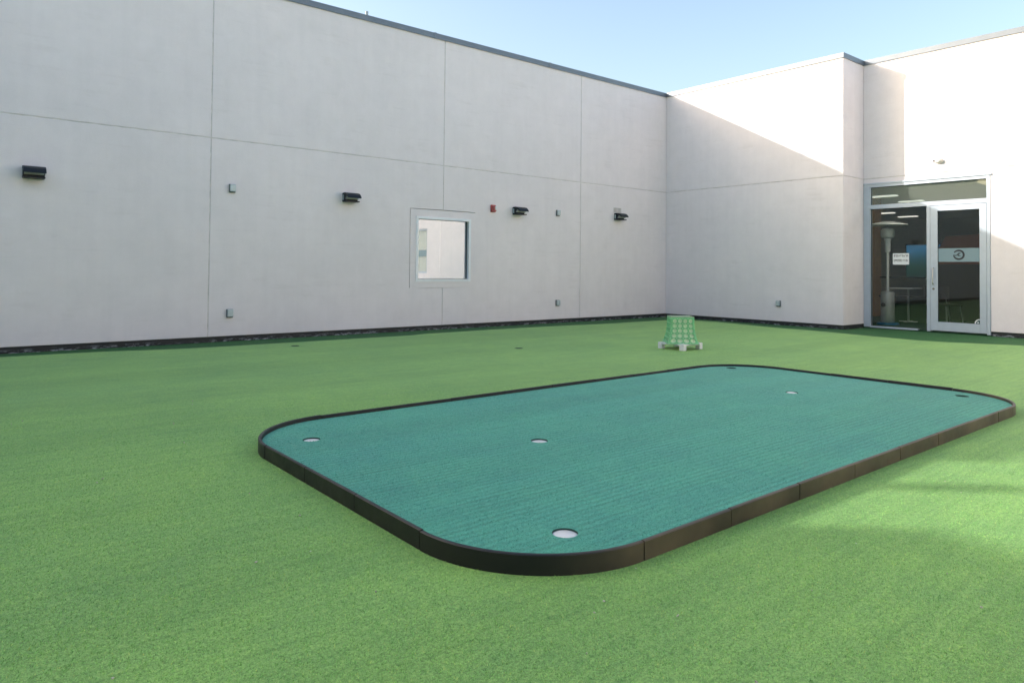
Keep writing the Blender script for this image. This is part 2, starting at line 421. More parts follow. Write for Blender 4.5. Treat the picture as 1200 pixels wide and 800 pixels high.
prism(bm, [(.022, .02, -.07), (.022, L+.022, -.07), (D+.03, L+.022, -.07), (D+.03, L+.18, -.07), (.18, L+.18, -.07), (.18, .02, -.07)], (0, 0, .127))
box(bm, D+.022, D+.18, OY, -24, -.07, ZB-.001)
obj('base_flashing', bm, M['base'], rw)
# coping along the stepped line
def coping_r():
    bm = NB(); o, i = .022, .34
    outer = [(-o, -.022), (-o, L-o), (D-o, L-o), (D-o, -17.97)]
    inner = [(D+i, -17.97), (D+i, L+i), (i, L+i), (i, -.022)]
    pl = outer + inner
    prism(bm, [(x, y, ZT-.004) for x, y in pl], (0, 0, .104))
    return bm
cp = obj('coping', coping_r(), M['coping'], rw)
bm = NB()
for y in (-2.4,): box(bm, -.027, .3, y-.03, y+.03, ZT-.008, ZP+.004)
for y in (-7.9, -11.2): box(bm, D-.027, D+.3, y-.03, y+.03, ZT-.008, ZP+.004)
obj('coping_joint_cover', bm, M['coping'], cp)
# second window further along (seen mirrored in the left wall's window)
bm = NB()
box(bm, D+.03, D+.12, W2[0], W2[1], W2[2], W2[2]+.07); box(bm, D+.03, D+.12, W2[0], W2[1], W2[3]-.07, W2[3])
box(bm, D+.03, D+.12, W2[1]-.07, W2[1], W2[2]+.07, W2[3]-.07); box(bm, D+.03, D+.12, W2[0], W2[0]+.07, W2[2]+.07, W2[3]-.07)
w2 = obj('window', bm, M['alu'], rw)
bm = NB(); box(bm, D+.07, D+.076, W2[0]+.06, W2[1]-.06, W2[2]+.06, W2[3]-.06); obj('pane', bm, M['glass'], w2)
bm = NB(); box(bm, D+.062, D+.066, W2[0]+.071, W2[1]-.071, 1.62, 1.88); obj('window_film', bm, M['teal_film'], w2)
bm = NB(); box(bm, D+.10, D+.11, W2[0]+.02, W2[1]-.02, W2[2]+.02, W2[3]-.02); obj('blind', bm, M['white'], w2)

# --- glass entrance
bm = NB()
X0, X1 = D-.012, D+.10
yl, yr = -4.500, -6.808
box(bm, X0, X1, yl-.130, yl, 0, 2.984)                     # left jamb
box(bm, X0, X1, yr, yr+.055, -.01, 2.984)                  # right jamb
box(bm, X0, X1, yr+.055, yl-.130, 2.918, 2.984)             # head
box(bm, X0, X1, yr+.055, yl-.130, 2.464, 2.548)            # transom bar
box(bm, X0, X1, -5.785, -5.722, -.01, 2.464)               # mullion
box(bm, X0, X1, -5.552, yl-.130, -.01, .022)               # sill
ef = obj('entrance_frame', bm, M['alu'], rw)
bm = NB()
GX = D+.055
for (ya, yb, za, zb) in ((yr+.055, yl-.130, 2.548, 2.918), (-5.722, yl-.130, .022, 2.464)):
    e = .007
    box(bm, GX-.012, GX+.018, ya, ya+e, za, zb); box(bm, GX-.012, GX+.018, yb-e, yb, za, zb)
    box(bm, GX-.012, GX+.018, ya+e, yb-e, za, za+e); box(bm, GX-.012, GX+.018, ya+e, yb-e, zb-e, zb)
obj('gasket', bm, M['alu_dark'], ef)
bm = NB(); box(bm, GX, GX+.006, yr+.05, yl-.123, 2.540, 2.926); obj('transom_pane', bm, M['dusty_glass'], ef)
bm = NB(); box(bm, GX+.0005, GX+.0065, -5.728, yl-.123, .015, 2.471); obj('side_pane', bm, M['glass'], ef)
bm = NB(); box(bm, D-.035, D-.012, yr-.03, yl+.0, 2.976, 3.006, .004, 1); obj('rain_drip', bm, M['alu'], ef)
# door leaf
dy0, dy1 = -6.749, -5.789
bm = NB(); DX0, DX1 = D-.016, D+.045
PY0, PY1, PZ0, PZ1 = -6.636, -5.918, .184, 2.352
box(bm, DX0, DX1, PY1, dy1, .012, 2.457, .004, 1); box(bm, DX0, DX1, dy0, PY0, .012, 2.457, .004, 1)
box(bm, DX0+.001, DX1, PY0, PY1, .012, PZ0, .003, 1); box(bm, DX0+.001, DX1, PY0, PY1, PZ1, 2.457, .003, 1)
dr = obj('door', bm, M['alu'], rw)
bm = NB(); box(bm, D+.012, D+.018, PY0-.01, PY1+.01, PZ0-.01, PZ1+.01); obj('door_pane', bm, M['glass'], dr)
bm = NB()
box(bm, D+.004, D+.03, PY0, PY0+.006, PZ0, PZ1); box(bm, D+.004, D+.03, PY1-.006, PY1, PZ0, PZ1); box(bm, D+.004, D+.03, PY0+.006, PY1-.006, PZ0, PZ0+.006); box(bm, D+.004, D+.03, PY0+.006, PY1-.006, PZ1-.006, PZ1)
obj('gasket', bm, M['alu_dark'], dr)
bm = NB(); box(bm, D+.0085, D+.0105, PY0+.007, PY1-.007, 1.356, 1.618); obj('teal_band', bm, M['teal_film'], dr)
def handle(x, y, s):
    bm = NB(); pts = []
    z0, z1 = .915, 1.232
    pts.append((x, y, z1))
    for k in range(0, 7): pts.append((x+s*(.02+.035*math.sin(k*math.pi/12)), y, z1-.035*(1-math.cos(k*math.pi/12))))
    for k in range(6, -1, -1): pts.append((x+s*(.02+.035*math.sin(k*math.pi/12)), y, z0+.035*(1-math.cos(k*math.pi/12))))
    pts.append((x, y, z0))
    tube(bm, pts, .0115, 12); return bm
obj('pull_handle', handle(DX0+.004, -5.845, -1), M['steel'], dr, smooth=True)
obj('pull_handle', handle(DX1-.004, -5.874, 1), M['steel'], dr, smooth=True)
bm = NB(); tube(bm, [(DX0-.008, -5.845, .825), (DX0+.004, -5.845, .825)], .021, 20); obj('lock_cylinder', bm, plain('dull_brass', (.18, .17, .15), .4, .7), dr, smooth=True)
# emblem on the teal band: open ring with a small bending figure
bm = NB(); cx, cz, r0, r1 = -6.283, 1.489, .066, .100
X = D+.006
def flat(bm, pts, t=.002): prism(bm, [(X, y, z) for y, z in pts], (t, 0, 0))
N = 40; a0, a1 = R(152), R(-170)
outp = []; inp = []
for k in range(N+1):
    a = a0+(a1-a0)*k/N
    w = .5+.5*min(1, min(k, N-k)/6)
    ro = r1; ri = r1-(r1-r0)*w
    outp.append((cx-ro*math.cos(a), cz+ro*math.sin(a))); inp.append((cx-ri*math.cos(a), cz+ri*math.sin(a)))
# mirrored so that the gap opens to the left when seen from outside
outp = [(2*cx-y, z) for y, z in outp]; inp = [(2*cx-y, z) for y, z in inp]
outp = [(2*cx-y, z) for y, z in outp]; inp = [(2*cx-y, z) for y, z in inp]
for k in range(N): flat(bm, [outp[k], outp[k+1], inp[k+1], inp[k]])
lf = lambda pts: flat(bm, [(cx-u, cz+w) for u, w in pts])      # u to the viewer's right
lf([(-.094, -.016), (-.055, -.020), (-.030, -.012), (-.034, .000), (-.060, -.004), (-.094, .004)])
lf([(-.032, -.012), (-.012, .000), (.000, .022), (-.016, .026), (-.038, .004)])
lf([(-.016, .024), (.004, .014), (.030, .026), (.034, .038), (.010, .040), (-.014, .036)])
lf([(-.010, .010), (.016, -.014), (.036, -.026), (.026, -.032), (-.004, -.016), (-.020, -.002)])
lf([(-.028, -.020), (-.010, -.026), (.006, -.022), (-.006, -.012)])
obj('emblem', bm, M['ink'], dr)
bm = NB()
pts = [(PY0+.006+.0, PZ0+.006)] + [(PY0+.006+.085*math.cos(a), PZ0+.006+.085*math.sin(a)) for a in [R(90*k/10) for k in range(11)]]
prism(bm, [(D+.0085, y, z) for y, z in pts], (.0015, 0, 0))
cs = obj('corner_sticker', bm, plain('dark_teal_sticker', (.015, .07, .07), .4), dr)
bm = NB()
for k in range(10):
    a, b = R(9*k), R(9*(k+1))
    prism(bm, [(D+.0065, PY0+.006+r*math.cos(t), PZ0+.006+r*math.sin(t)) for r, t in ((.088, a), (.088, b), (.068, b), (.068, a))], (.0018, 0, 0))
prism(bm, [(D+.0065, PY0+.006+u, PZ0+.006+w) for u, w in ((.012, .01), (.05, .012), (.03, .04))], (.0018, 0, 0))
obj('sticker_rim', bm, M['paper'], dr)
# room behind the glass
bx0, bx1, by0, by1, bz = D+.2, 14, -11, 1.5, 3.12
bm = NB(); box(bm, bx1, bx1+.1, by0, by1, -.05, bz); box(bm, bx0, bx1, by1, by1+.1, -.05, bz); box(bm, bx0, bx1, by0-.1, by0, -.05, bz)
box(bm, bx0, bx0+.02, L+.21, by1, -.05, bz)
obj('interior_wall', bm, M['in_wall'], rw)
bm = NB(); box(bm, D+.11, bx1, by0, by1, -.06, -.02); obj('interior_floor', bm, M['in_floor'], rw)
bm = NB(); box(bm, D+.201, bx1, by0, by1, bz, bz+.1); obj('interior_ceiling', bm, M['in_ceil'], rw)
bm = NB(); box(bm, D+.2, 15, -24, 1.6, 4.9, 5.1); obj('roof', bm, M['roof'], rw)
for (x, y) in ((4.63, -3.36), (6.47, -3.3), (10.05, -1.1), (12.05, -1.05), (6.4, -5.6), (9.5, -4.6), (4.4, -6.6), (1.65, -5.4)):
    bm = NB(); box(bm, x-.10, x+.10, y-.30, y+.30, bz-.03, bz-.004); obj('ceiling_light', bm, M['lamp' if x > 2 else 'fill_lamp'], rw)  # the panel nearest the glass is an added, unseen fill light
bm = NB(); box(bm, 4.95, 5.35, -2.98, -2.3, -.02, bz-.002); obj('column', bm, M['orange'], rw, label='orange brown column inside behind the left pane')
bm = NB(); prism(bm, [(5.1, -4.25, 1.36), (5.1, -4.62, 2.05), (5.1, -6.2, 2.12), (5.1, -6.2, 1.36)], (.2, 0, 0))
bmb = NB(); box(bmb, 5.11, 5.19, -6.19, -4.26, -.02, 1.358); obj('booth_base', bmb, M['chairshell'], rw)
obj('booth_panel', bm, M['brown'], rw, label='dark red brown slanted booth panel behind the door glass')
bm = NB(); box(bm, 5.2, 5.3, -6.0, -3.0, 1.0, 1.03); box(bm, 5.2, 5.3, -5.4, -2.6, .5, .53); obj('interior_rail', bm, M['ink'], rw)

# ------------------------------------------------------------------ things behind the glass
def loc_children(root, items):
    pass
ht = thing('patio_heater', 'tall steel mushroom patio heater standing just inside the left glass pane', 'heater', (2.212, -4.44, -.02))
bm = NB(); lathe(bm, [(0, 0), (.23, 0), (.23, .03), (.20, .045), (0, .045)], 28); obj('foot', bm, M['blue'], ht, smooth=True)
bm = NB(); lathe(bm, [(0, .046), (.135, .046), (.14, .06), (.14, .70), (.128, .725), (.06, .745), (0, .745)], 28); obj('tank_cover', bm, plain('grey_heater_steel', (.40, .41, .40), .35, .2), ht, smooth=True)
bm = NB(); tube(bm, [(0, 0, .745), (0, 0, 1.92)], .03, 14); obj('pole', bm, M['heater'], ht, smooth=True)
bm = NB(); lathe(bm, [(0, 1.60), (.055, 1.62), (.06, 1.86), (.075, 1.90), (.075, 1.93), (0, 1.93)], 20); obj('valve_housing', bm, M['white'], ht, smooth=True)
bm = NB(); lathe(bm, [(0, 1.931), (.125, 1.94), (.14, 1.99), (.14, 2.10), (.11, 2.14), (.06, 2.15), (0, 2.15)], 24); obj('burner', bm, M['heater'], ht, smooth=True)
bm = NB(); lathe(bm, [(0, 2.30), (.12, 2.295), (.40, 2.235), (.405, 2.215), (.395, 2.21), (.12, 2.275), (0, 2.28)], 36); obj('reflector', bm, M['heater'], ht, smooth=True)
bm = NB(); tube(bm, [(.0, 0, 2.15), (0, 0, 2.28)], .012, 8); obj('reflector_stem', bm, M['steel'], ht)
bm = NB(); tube(bm, [(-.142, .03, .44), (-.165, .03, .44)], .045, 16); obj('valve_knob', bm, M['ink'], ht, smooth=True)
tb = thing('cafe_table', 'small pale square table standing behind the patio heater', 'table', (3.5, -4.27, -.02))
bm = NB(); box(bm, -.30, .30, -.30, .30, .775, .80, .006, 1); obj('tabletop', bm, M['white'], tb)
bm = NB(); tube(bm, [(0, -.10, .02), (0, -.10, .775)], .025, 12); obj('leg', bm, M['steel'], tb, smooth=True)
bm = NB(); box(bm, -.2, .2, -.125, -.075, 0, .022, .004, 1); box(bm, -.025, .025, -.3, .1, .001, .023, .004, 1); obj('foot', bm, M['white'], tb)
def chair(label, loc, rz):
    c = thing('chair', label, 'chair', loc, rz, 'chairs behind the glass')
    bm = NB(); box(bm, -.22, .22, -.22, .22, .43, .465, .012, 2); obj('seat', bm, M['chairshell'], c)
    bm = NB()
    for k in range(8):
        a, b = -.9+1.8*k/8, -.9+1.8*(k+1)/8
        prism(bm, [(.24*math.sin(a), -.24*math.cos(a)-.0, .56), (.24*math.sin(b), -.24*math.cos(b), .56), (.26*math.sin(b), -.26*math.cos(b)-.02, .56), (.26*math.sin(a), -.26*math.cos(a)-.02, .56)], (0, 0, .30))
    obj('backrest', bm, M['chairshell'], c)
    for sx in (-1, 1):
        for sy in (-1, 1):
            bm = NB()
            if sy < 0: tube(bm, [(sx*.21, -.23, 0), (sx*.18, -.20, .44), (sx*.17, -.23, .60)], .012, 8)
            else: tube(bm, [(sx*.21, .23, 0), (sx*.18, .18, .44)], .012, 8)
            obj('leg', bm, M['steel'], c)
    return c
chair('dark shell chair with metal legs between the table and the door mullion', (3.75, -4.93, -.02), R(200))
chair('dark shell chair seen through the left edge of the door glass', (3.3, -5.26, -.02), R(150))
tv = thing('wall_screen', 'large lit wall screen showing blue sky and dark green field behind the glass', 'screen', (5.75, -4.35, 1.0))
bm = NB(); box(bm, 0, .06, -.52, .92, 0, .90, .008, 1); obj('housing', bm, M['ink'], tv)
bm = NB(); box(bm, -.006, -.002, -.49, .89, .03, .87); obj('screen', bm, M['screen'], tv)
# notice taped on the side pane
bm = NB(); box(bm, GX-.004, GX-.002, -5.371, -5.059, 1.302, 1.533)
nt = obj('paper_notice', bm, M['paper']); tag(nt, 'white paper notice with two rows of print taped to the side pane', 'notice')
bm = NB(); rnd = random.Random(4)
for (z, h) in ((1.462, .040), (1.364, .044)):
    y = -5.082
    while y > -5.342:
        w = rnd.uniform(.012, .020)
        # each dark glyph: a stem and one or two bars
        box(bm, GX-.0062, GX-.0046, y-.0045, y, z, z+h)
        if rnd.random() < .75: box(bm, GX-.0062, GX-.0046, y-w, y-.0045, z+h-.008, z+h)
        if rnd.random() < .6: box(bm, GX-.0062, GX-.0046, y-w, y-.0045, z, z+.008)
        if rnd.random() < .5: box(bm, GX-.0062, GX-.0046, y-w, y-w+.0045, z+.0085, z+h-.0085)
        y -= w+.007
obj('print', bm, M['ink'], nt)

# ------------------------------------------------------------------ fixtures on the left wall
wl = thing('wall_light', 'black hooded wall light alone at the far left end of the shaded wall', 'wall light', (-13.30, 0, 2.352), 0, 'black hooded lights along the shaded wall')
w = .122
bm = NB(); prism(bm, [(-w, 0, -.08), (-w, 0, .08), (-w, -.075, .078), (-w, -.105, .045), (-w, -.105, -.055), (-w, -.09, -.08)], (2*w, 0, 0))
bmesh.ops.bevel(bm, geom=bm.edges[:], offset=.006, segments=2, affect='EDGES'); obj('housing', bm, M['black_metal'], wl)
bm = NB()
up = [(-.055, .082), (-.11, .080), (-.165, .066), (-.205, .040), (-.232, .005), (-.240, -.018)]
dn = [(-.228, -.018), (-.220, .003), (-.195, .032), (-.160, .052), (-.112, .062), (-.055, .066)]
prism(bm, [(-w-.004, y, z) for y, z in up+dn], (2*w+.008, 0, 0)); obj('hood', bm, M['black_metal'], wl)
bm = NB(); prism(bm, [(-w+.012, -.106, .050), (-w+.012, -.150, .040), (-w+.012, -.158, -.020), (-w+.012, -.150, -.034), (-w+.012, -.106, -.034)], (2*w-.024, 0, 0)); obj('lens', bm, M['lens'], wl)
bm = NB(); box(bm, -w, w, -.185, -.088, -.082, -.062, .004, 1); obj('bottom_plate', bm, M['black_metal'], wl)
bm = NB(); box(bm, -w-.0025, -w+.001, -.055, -.022, -.045, .045); obj('side_plate', bm, M['galv'], wl)
for s in (-1, 1):
    bm = NB(); prism(bm, [(s*(w-.004), -.104, .050), (s*(w-.004), -.20, .036), (s*(w-.004), -.222, .0), (s*(w-.004), -.150, .02), (s*(w-.004), -.106, -.03)], (s*.006, 0, 0)); obj('side_cheek', bm, M['black_metal'], wl)
dup(wl, (-8.73, 0, 2.348), 'black hooded wall light to the left of the square window')
dup(wl, (-4.91, 0, 2.344), 'black hooded wall light next to the red fire alarm')
dup(wl, (-1.81, 0, 2.394), 'black hooded wall light below the plaster repair, nearest the corner')

bxs = thing('outlet_box', 'upper grey outlet box left of the window at wall light height', 'outlet box', (-10.717, 0, 2.352), 0, 'grey weatherproof outlet boxes on the walls')
bm = NB(); box(bm, -.048, .048, -.030, 0, -.066, .066, .006, 2); obj('back_box', bm, M['galv_dark'], bxs)
bm = NB(); box(bm, -.044, .044, -.066, -.0305, -.050, .062, .010, 2); obj('cover', bm, M['galv'], bxs)
bm = NB(); box(bm, -.02, .02, -.052, -.0305, -.066, -.0505, .004, 1); obj('latch', bm, M['galv_dark'], bxs)
dup(bxs, (-10.722, 0, .408), 'low grey outlet box left of the window near the turf')
dup(bxs, (-3.752, 0, 2.372), 'upper grey outlet box between the fire alarm and the corner')
dup(bxs, (-3.744, 0, .411), 'low grey outlet box right of the window near the turf')
dup(bxs, (0, -3.083, .442), 'low grey outlet box on the blue shaded wall past the corner', rz=R(-90))

fs = thing('fire_alarm', 'red fire alarm strobe with white lens on the shaded wall', 'alarm', (-5.558, 0, 2.358))
bm = NB(); box(bm, -.054, .054, -.045, 0, -.076, .076, .012, 3); obj('back_box', bm, M['red'], fs, smooth=True)
bm = NB(); prism(bm, [(-.048, -.0455, -.068), (-.048, -.0455, .068), (-.048, -.075, .055), (-.048, -.080, -.056)], (.096, 0, 0)); bmesh.ops.bevel(bm, geom=bm.edges[:], offset=.006, segments=2, affect='EDGES'); obj('face_plate', bm, M['red'], fs)
bm = NB(); box(bm, .005, .045, -.105, -.072, -.035, .045, .010, 2); obj('strobe_lens', bm, M['white'], fs)
bm = NB()
for k in range(4): box(bm, -.045, -.008, -.0835, -.074, -.045+.022*k, -.036+.022*k)
obj('sounder_grille', bm, plain('dark_red_grille', (.2, .02, .02), .5), fs)

em = thing('emergency_light', 'small cream dome light high on the sunlit wall above the entrance', 'light', (D, -5.955, 3.328))
bm = NB()
ring = [(0, .075, .048), (-.03, .078, .05), (-.06, .062, .043), (-.085, .035, .026), (-.092, 0.0, 0)]
vs = []
for (x, ry, rz) in ring[:-1]: vs.append([bm.verts.new((x, ry*math.cos(2*math.pi*k/24), rz*math.sin(2*math.pi*k/24))) for k in range(24)])
tip = bm.verts.new((-.092, 0, 0))
for a, b in zip(vs, vs[1:]):
    for k in range(24): bm.faces.new((a[k], a[(k+1) % 24], b[(k+1) % 24], b[k]))
for k in range(24): bm.faces.new((vs[-1][k], vs[-1][(k+1) % 24], tip))
bm.faces.new(vs[0]); obj('dome', bm, M['cream'], em, smooth=True)
bm = NB(); tube(bm, [(-.02, .078, .012), (-.03, .105, .014)], [.018, .014], 12); obj('sensor', bm, M['ink'], em, smooth=True)

# roof bits
bm = NB(); tube(bm, [(-8.30, .25, 5.05), (-8.30, .25, 5.79)], .028, 14); box(bm, -8.36, -8.24, .19, .31, 5.05, 5.10)
o = obj('vent_pipe', bm, plain('pale_blue_pipe', (.33, .40, .43), .5), smooth=True); tag(o, 'short grey pipe sticking up behind the shaded wall coping', 'pipe')
bm = NB(); tube(bm, [(-21.55, .4, 5.0), (-21.55, .4, 5.80)], .065, 16); o = obj('vent_pipe', bm, M['coping'], smooth=True)  # unseen post added to cast a dark streak across the sun patch
tag(o, 'unseen grey post added beyond the left end of the shaded wall', 'pipe')

# ------------------------------------------------------------------ putting green
gx0, gx1, gy0, gy1, gr = -12.785, -7.050, -9.478, -6.515, .63
pg = thing('putting_green', 'raised blue green practice putting green with black edging in the middle of the turf', 'putting green')
ZG, ZE, TE = .055, .080, .020
def rr(inset, n=14):
    pts = []
    r = gr-inset
    for (cx, cy, a) in ((gx1-gr, gy0+gr, -90), (gx1-gr, gy1-gr, 0), (gx0+gr, gy1-gr, 90), (gx0+gr, gy0+gr, 180)):
        for k in range(n+1): pts.append((cx+r*math.cos(R(a+90*k/n)), cy+r*math.sin(R(a+90*k/n))))
    return pts
cups = [(-12.460, -7.062, .010, 0), (-11.344, -7.953, .010, 0), (-12.298, -9.181, .009, 0), (-7.407, -6.752, .07, 0), (-8.360, -7.995, .012, 1), (-7.302, -9.000, .07, 0)]
RC = .054
bm = NB(); edges = []
def loop(pts):
    v = [bm.verts.new((x, y, ZG)) for x, y in pts]
    return [bm.edges.new((v[i], v[(i+1) % len(v)])) for i in range(len(v))]
edges += loop(rr(TE+.001, 20))
for (cx, cy, d, t) in cups: edges += loop([(cx+RC*math.cos(2*math.pi*k/28), cy+RC*math.sin(2*math.pi*k/28)) for k in range(28)])
bmesh.ops.triangle_fill(bm, use_beauty=True, use_dissolve=False, edges=edges)
# drop the turf down at its rim
o = obj('green_surface', bm, M['green'], pg)
if o.data.polygons[0].normal.z < 0: o.data.flip_normals()
for (cx, cy, d, t) in cups:
    bm = NB(); lathe(bm, [(RC, ZG), (RC+.004, ZG-.002), (RC+.004, ZG-.12), (RC, ZG-.12), (RC, ZG)], 28)
    c = obj('cup', bm, M['cup_wall'], pg, loc=(cx, cy, 0), smooth=True)
    bm = NB(); lathe(bm, [(0, -.004), (RC-.003, -.004), (RC-.001, 0), (RC-.004, .002), (0, .0015)], 28)
    q = obj('cup_insert', bm, M['cup_white'], c, loc=(0, 0, ZG-d), smooth=True)
    if t: q.rotation_euler = (R(6), R(-7), 0)
# edging boards
def straight(p, q, nrm):
    p, q = Vector((*p, 0)), Vector((*q, 0)); t = (q-p).normalized(); n = Vector((*nrm, 0)); g = .003
    a, b = p+t*g, q-t*g
    bm = NB()
    prof = [(0, -.02), (0, ZE-.004), (.004, ZE), (TE-.004, ZE), (TE, ZE-.004), (TE, -.02)]
    prism(bm, [tuple(a - n*o_ + Vector((0, 0, z))) for o_, z in prof], b-a)
    return bm
def corner(cx, cy, a0):
    bm = NB(); prof = [(0, -.02), (0, ZE-.004), (.004, ZE), (TE-.004, ZE), (TE, ZE-.004), (TE, -.02)]
    rings = []
    n = 24; pad = math.degrees(.003/gr)
    for k in range(n+1):
        a = R(a0+pad+(90-2*pad)*k/n)
        rings.append([bm.verts.new((cx+(gr-o_)*math.cos(a), cy+(gr-o_)*math.sin(a), z)) for o_, z in prof])
    for A_, B_ in zip(rings, rings[1:]):
        for k in range(len(prof)): bm.faces.new((A_[k], A_[(k+1) % 6], B_[(k+1) % 6], B_[k]))
    bm.faces.new(rings[0]); bm.faces.new(list(reversed(rings[-1])))
    return bm
nx, ny = 8, 3
jr = random.Random(3)
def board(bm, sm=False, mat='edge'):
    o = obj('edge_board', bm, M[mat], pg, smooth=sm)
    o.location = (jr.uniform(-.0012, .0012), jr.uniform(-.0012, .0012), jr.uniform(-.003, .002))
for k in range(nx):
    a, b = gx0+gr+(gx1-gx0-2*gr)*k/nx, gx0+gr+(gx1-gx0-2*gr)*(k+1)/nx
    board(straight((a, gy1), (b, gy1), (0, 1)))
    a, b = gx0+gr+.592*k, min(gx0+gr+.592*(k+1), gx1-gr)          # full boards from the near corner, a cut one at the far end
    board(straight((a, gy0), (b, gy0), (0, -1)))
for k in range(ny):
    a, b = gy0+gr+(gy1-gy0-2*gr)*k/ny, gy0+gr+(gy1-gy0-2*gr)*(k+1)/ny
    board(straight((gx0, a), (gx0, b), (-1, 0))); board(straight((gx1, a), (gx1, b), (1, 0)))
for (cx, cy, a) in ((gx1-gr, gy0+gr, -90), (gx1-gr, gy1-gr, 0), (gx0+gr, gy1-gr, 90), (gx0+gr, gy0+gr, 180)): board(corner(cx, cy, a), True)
# two cups in the outer turf
for (x, y, lab) in ((-10.248, -1.442, 'small dark cup in the outer turf below the left wall panel'), (-7.796, -3.531, 'small dark cup in the outer turf between the window and the putting green')):
    bm = NB(); lathe(bm, [(.060, .002), (.056, .005), (.050, .004), (.044, .0015), (0, .0012)], 24)
    o = obj('turf_cup', bm, plain('dark_cup', (.012, .04, .018), .8), loc=(x, y, 0), smooth=True); tag(o, lab, 'golf cup')

# short fibre pile standing on both turfs where the eye is close enough to see it
import numpy as np
def pilemat(name, dark, light, dry, streak=(.16, 3.2, 1), rows=False):
    t = NT(name); ge = t.n('ShaderNodeNewGeometry'); v = t.coords()
    broad = t.noise(v, .9, 5, .6); patchy = t.noise(v, 5.5, 5, .7)
    c = t.ramp(ge.outputs['Random Per Island'], [(0, dark), (.55, tuple((a+b)/2 for a, b in zip(dark, light))), (.88, light), (1, dry)])
    c = t.mix(.5, c, t.ramp(patchy, [(.32, (.80, .86, .92)), (.68, (1.12, 1.08, .98))]), 'MULTIPLY')
    c = t.mix(.7, c, t.ramp(broad, [(.32, (.86, .90, .95)), (.66, (1.12, 1.08, .98))]), 'MULTIPLY')
    st = t.noise(t.coords(streak), 7, 6, .7)
    c = t.mix(.22 if rows else .5, c, t.ramp(st, [(.30, (.55, .62, .60)), (.47, (.97, .97, .97)), (.68, (1.12, 1.10, 1.10))]), 'MULTIPLY')
    if rows: c = t.mix(.85, c, tufted_rows(t), 'MULTIPLY')
    t.bsdf(c, .6, 0, .3); return t.m
def pile(name, mat, inside, z, bounds, dens, hgt, wid, near, far, parent=None, seed=1):
    g = np.random.default_rng(seed); x0, x1, y0, y1 = bounds
    n = int((x1-x0)*(y1-y0)*dens); x = g.uniform(x0, x1, n); y = g.uniform(y0, y1, n)
    dist = np.hypot(x+14.32, y+11.28)
    keep = inside(x, y) & (g.random(n) < np.clip((far-dist)/(far-near), 0, 1))
    fx, fy = (x+14.32), (y+11.28)               # only the wedge the lens can see, with a margin
    az = np.arctan2(fy, fx); keep &= (az > R(5)) & (az < R(97)) & (dist > 1.5)
    x, y = x[keep], y[keep]; n = len(x)
    a = g.uniform(0, 2*np.pi, n); w = wid*g.uniform(.6, 1.3, n); h = hgt*g.uniform(.5, 1.15, n)
    la = g.normal(0.35, 1.1, n); lean = h*g.uniform(.3, 1.3, n)
    co = np.empty((n, 3, 3), np.float32)
    co[:, 0] = np.stack([x-np.cos(a)*w, y-np.sin(a)*w, np.full(n, z)], 1)
    co[:, 1] = np.stack([x+np.cos(a)*w, y+np.sin(a)*w, np.full(n, z)], 1)
    co[:, 2] = np.stack([x+np.cos(la)*lean, y+np.sin(la)*lean, z+h], 1)
    me = bpy.data.meshes.new(name); me.vertices.add(n*3); me.vertices.foreach_set('co', co.ravel())
    me.loops.add(n*3); me.loops.foreach_set('vertex_index', np.arange(n*3, dtype=np.int32))
    me.polygons.add(n); me.polygons.foreach_set('loop_start', np.arange(0, n*3, 3, dtype=np.int32))
    me.update(calc_edges=True); me.validate(); me.materials.append(mat)
    o = bpy.data.objects.new(name, me); COL.objects.link(o); o['kind'] = 'stuff'
    if parent: o.parent = parent
    return o
def rrect(x, y, ins):
    cx, cy = (gx0+gx1)/2, (gy0+gy1)/2; rr_ = gr-ins
    qx = np.abs(x-cx)-((gx1-gx0)/2-gr); qy = np.abs(y-cy)-((gy1-gy0)/2-gr)
    return np.hypot(np.maximum(qx, 0), np.maximum(qy, 0)) + np.minimum(np.maximum(qx, qy), 0) - rr_
def on_green(x, y):
    k = rrect(x, y, TE+.004) < 0
    for (cx, cy, d, t) in cups: k &= np.hypot(x-cx, y-cy) > RC+.001
    return k
o = pile('turf_pile', pilemat('turf_fibre', (.132, .315, .080), (.345, .69, .200), (.55, .66, .20)), lambda x, y: rrect(x, y, -.004) > 0, -.001, (-14.6, -8.0, -11.3, -4.5), 17000, .0070, .0016, 3.2, 7.0)
o['label'] = 'short light green fibre pile of the turf around the putting green'
pile('green_pile', pilemat('green_fibre', (.038, .25, .185), (.122, .52, .405), (.21, .49, .38), (.12, 6.0, 1), True), on_green, ZG-.001, (-12.8, -7.0, -9.5, -6.5), 15000, .006, .0014, 3.4, 7.5, pg, 2)

# stray grit lying on the turf
bm = NB(); rd = random.Random(11)
for k in range(70):
    x, y = rd.uniform(-14, -9), rd.uniform(-10.6, -5.0)
    if gx0-.03 < x < gx1+.03 and gy0-.03 < y < gy1+.03: continue
    q = rd.uniform(.0025, .006)
    m = Matrix.Translation((x, y, .006)) @ Matrix.Rotation(rd.uniform(0, 6), 4, (rd.random(), rd.random(), 1)) @ Matrix.Diagonal((q*rd.uniform(.7, 1.6), q, q*.6, 1))
    bmesh.ops.create_icosphere(bm, subdivisions=1, radius=1, matrix=m)
o = obj('grit', bm, plain('pale_grit', (.48, .47, .40), .8, var=.4, scale=3), kind='stuff'); o['label'] = 'scattered pale grit on the turf'

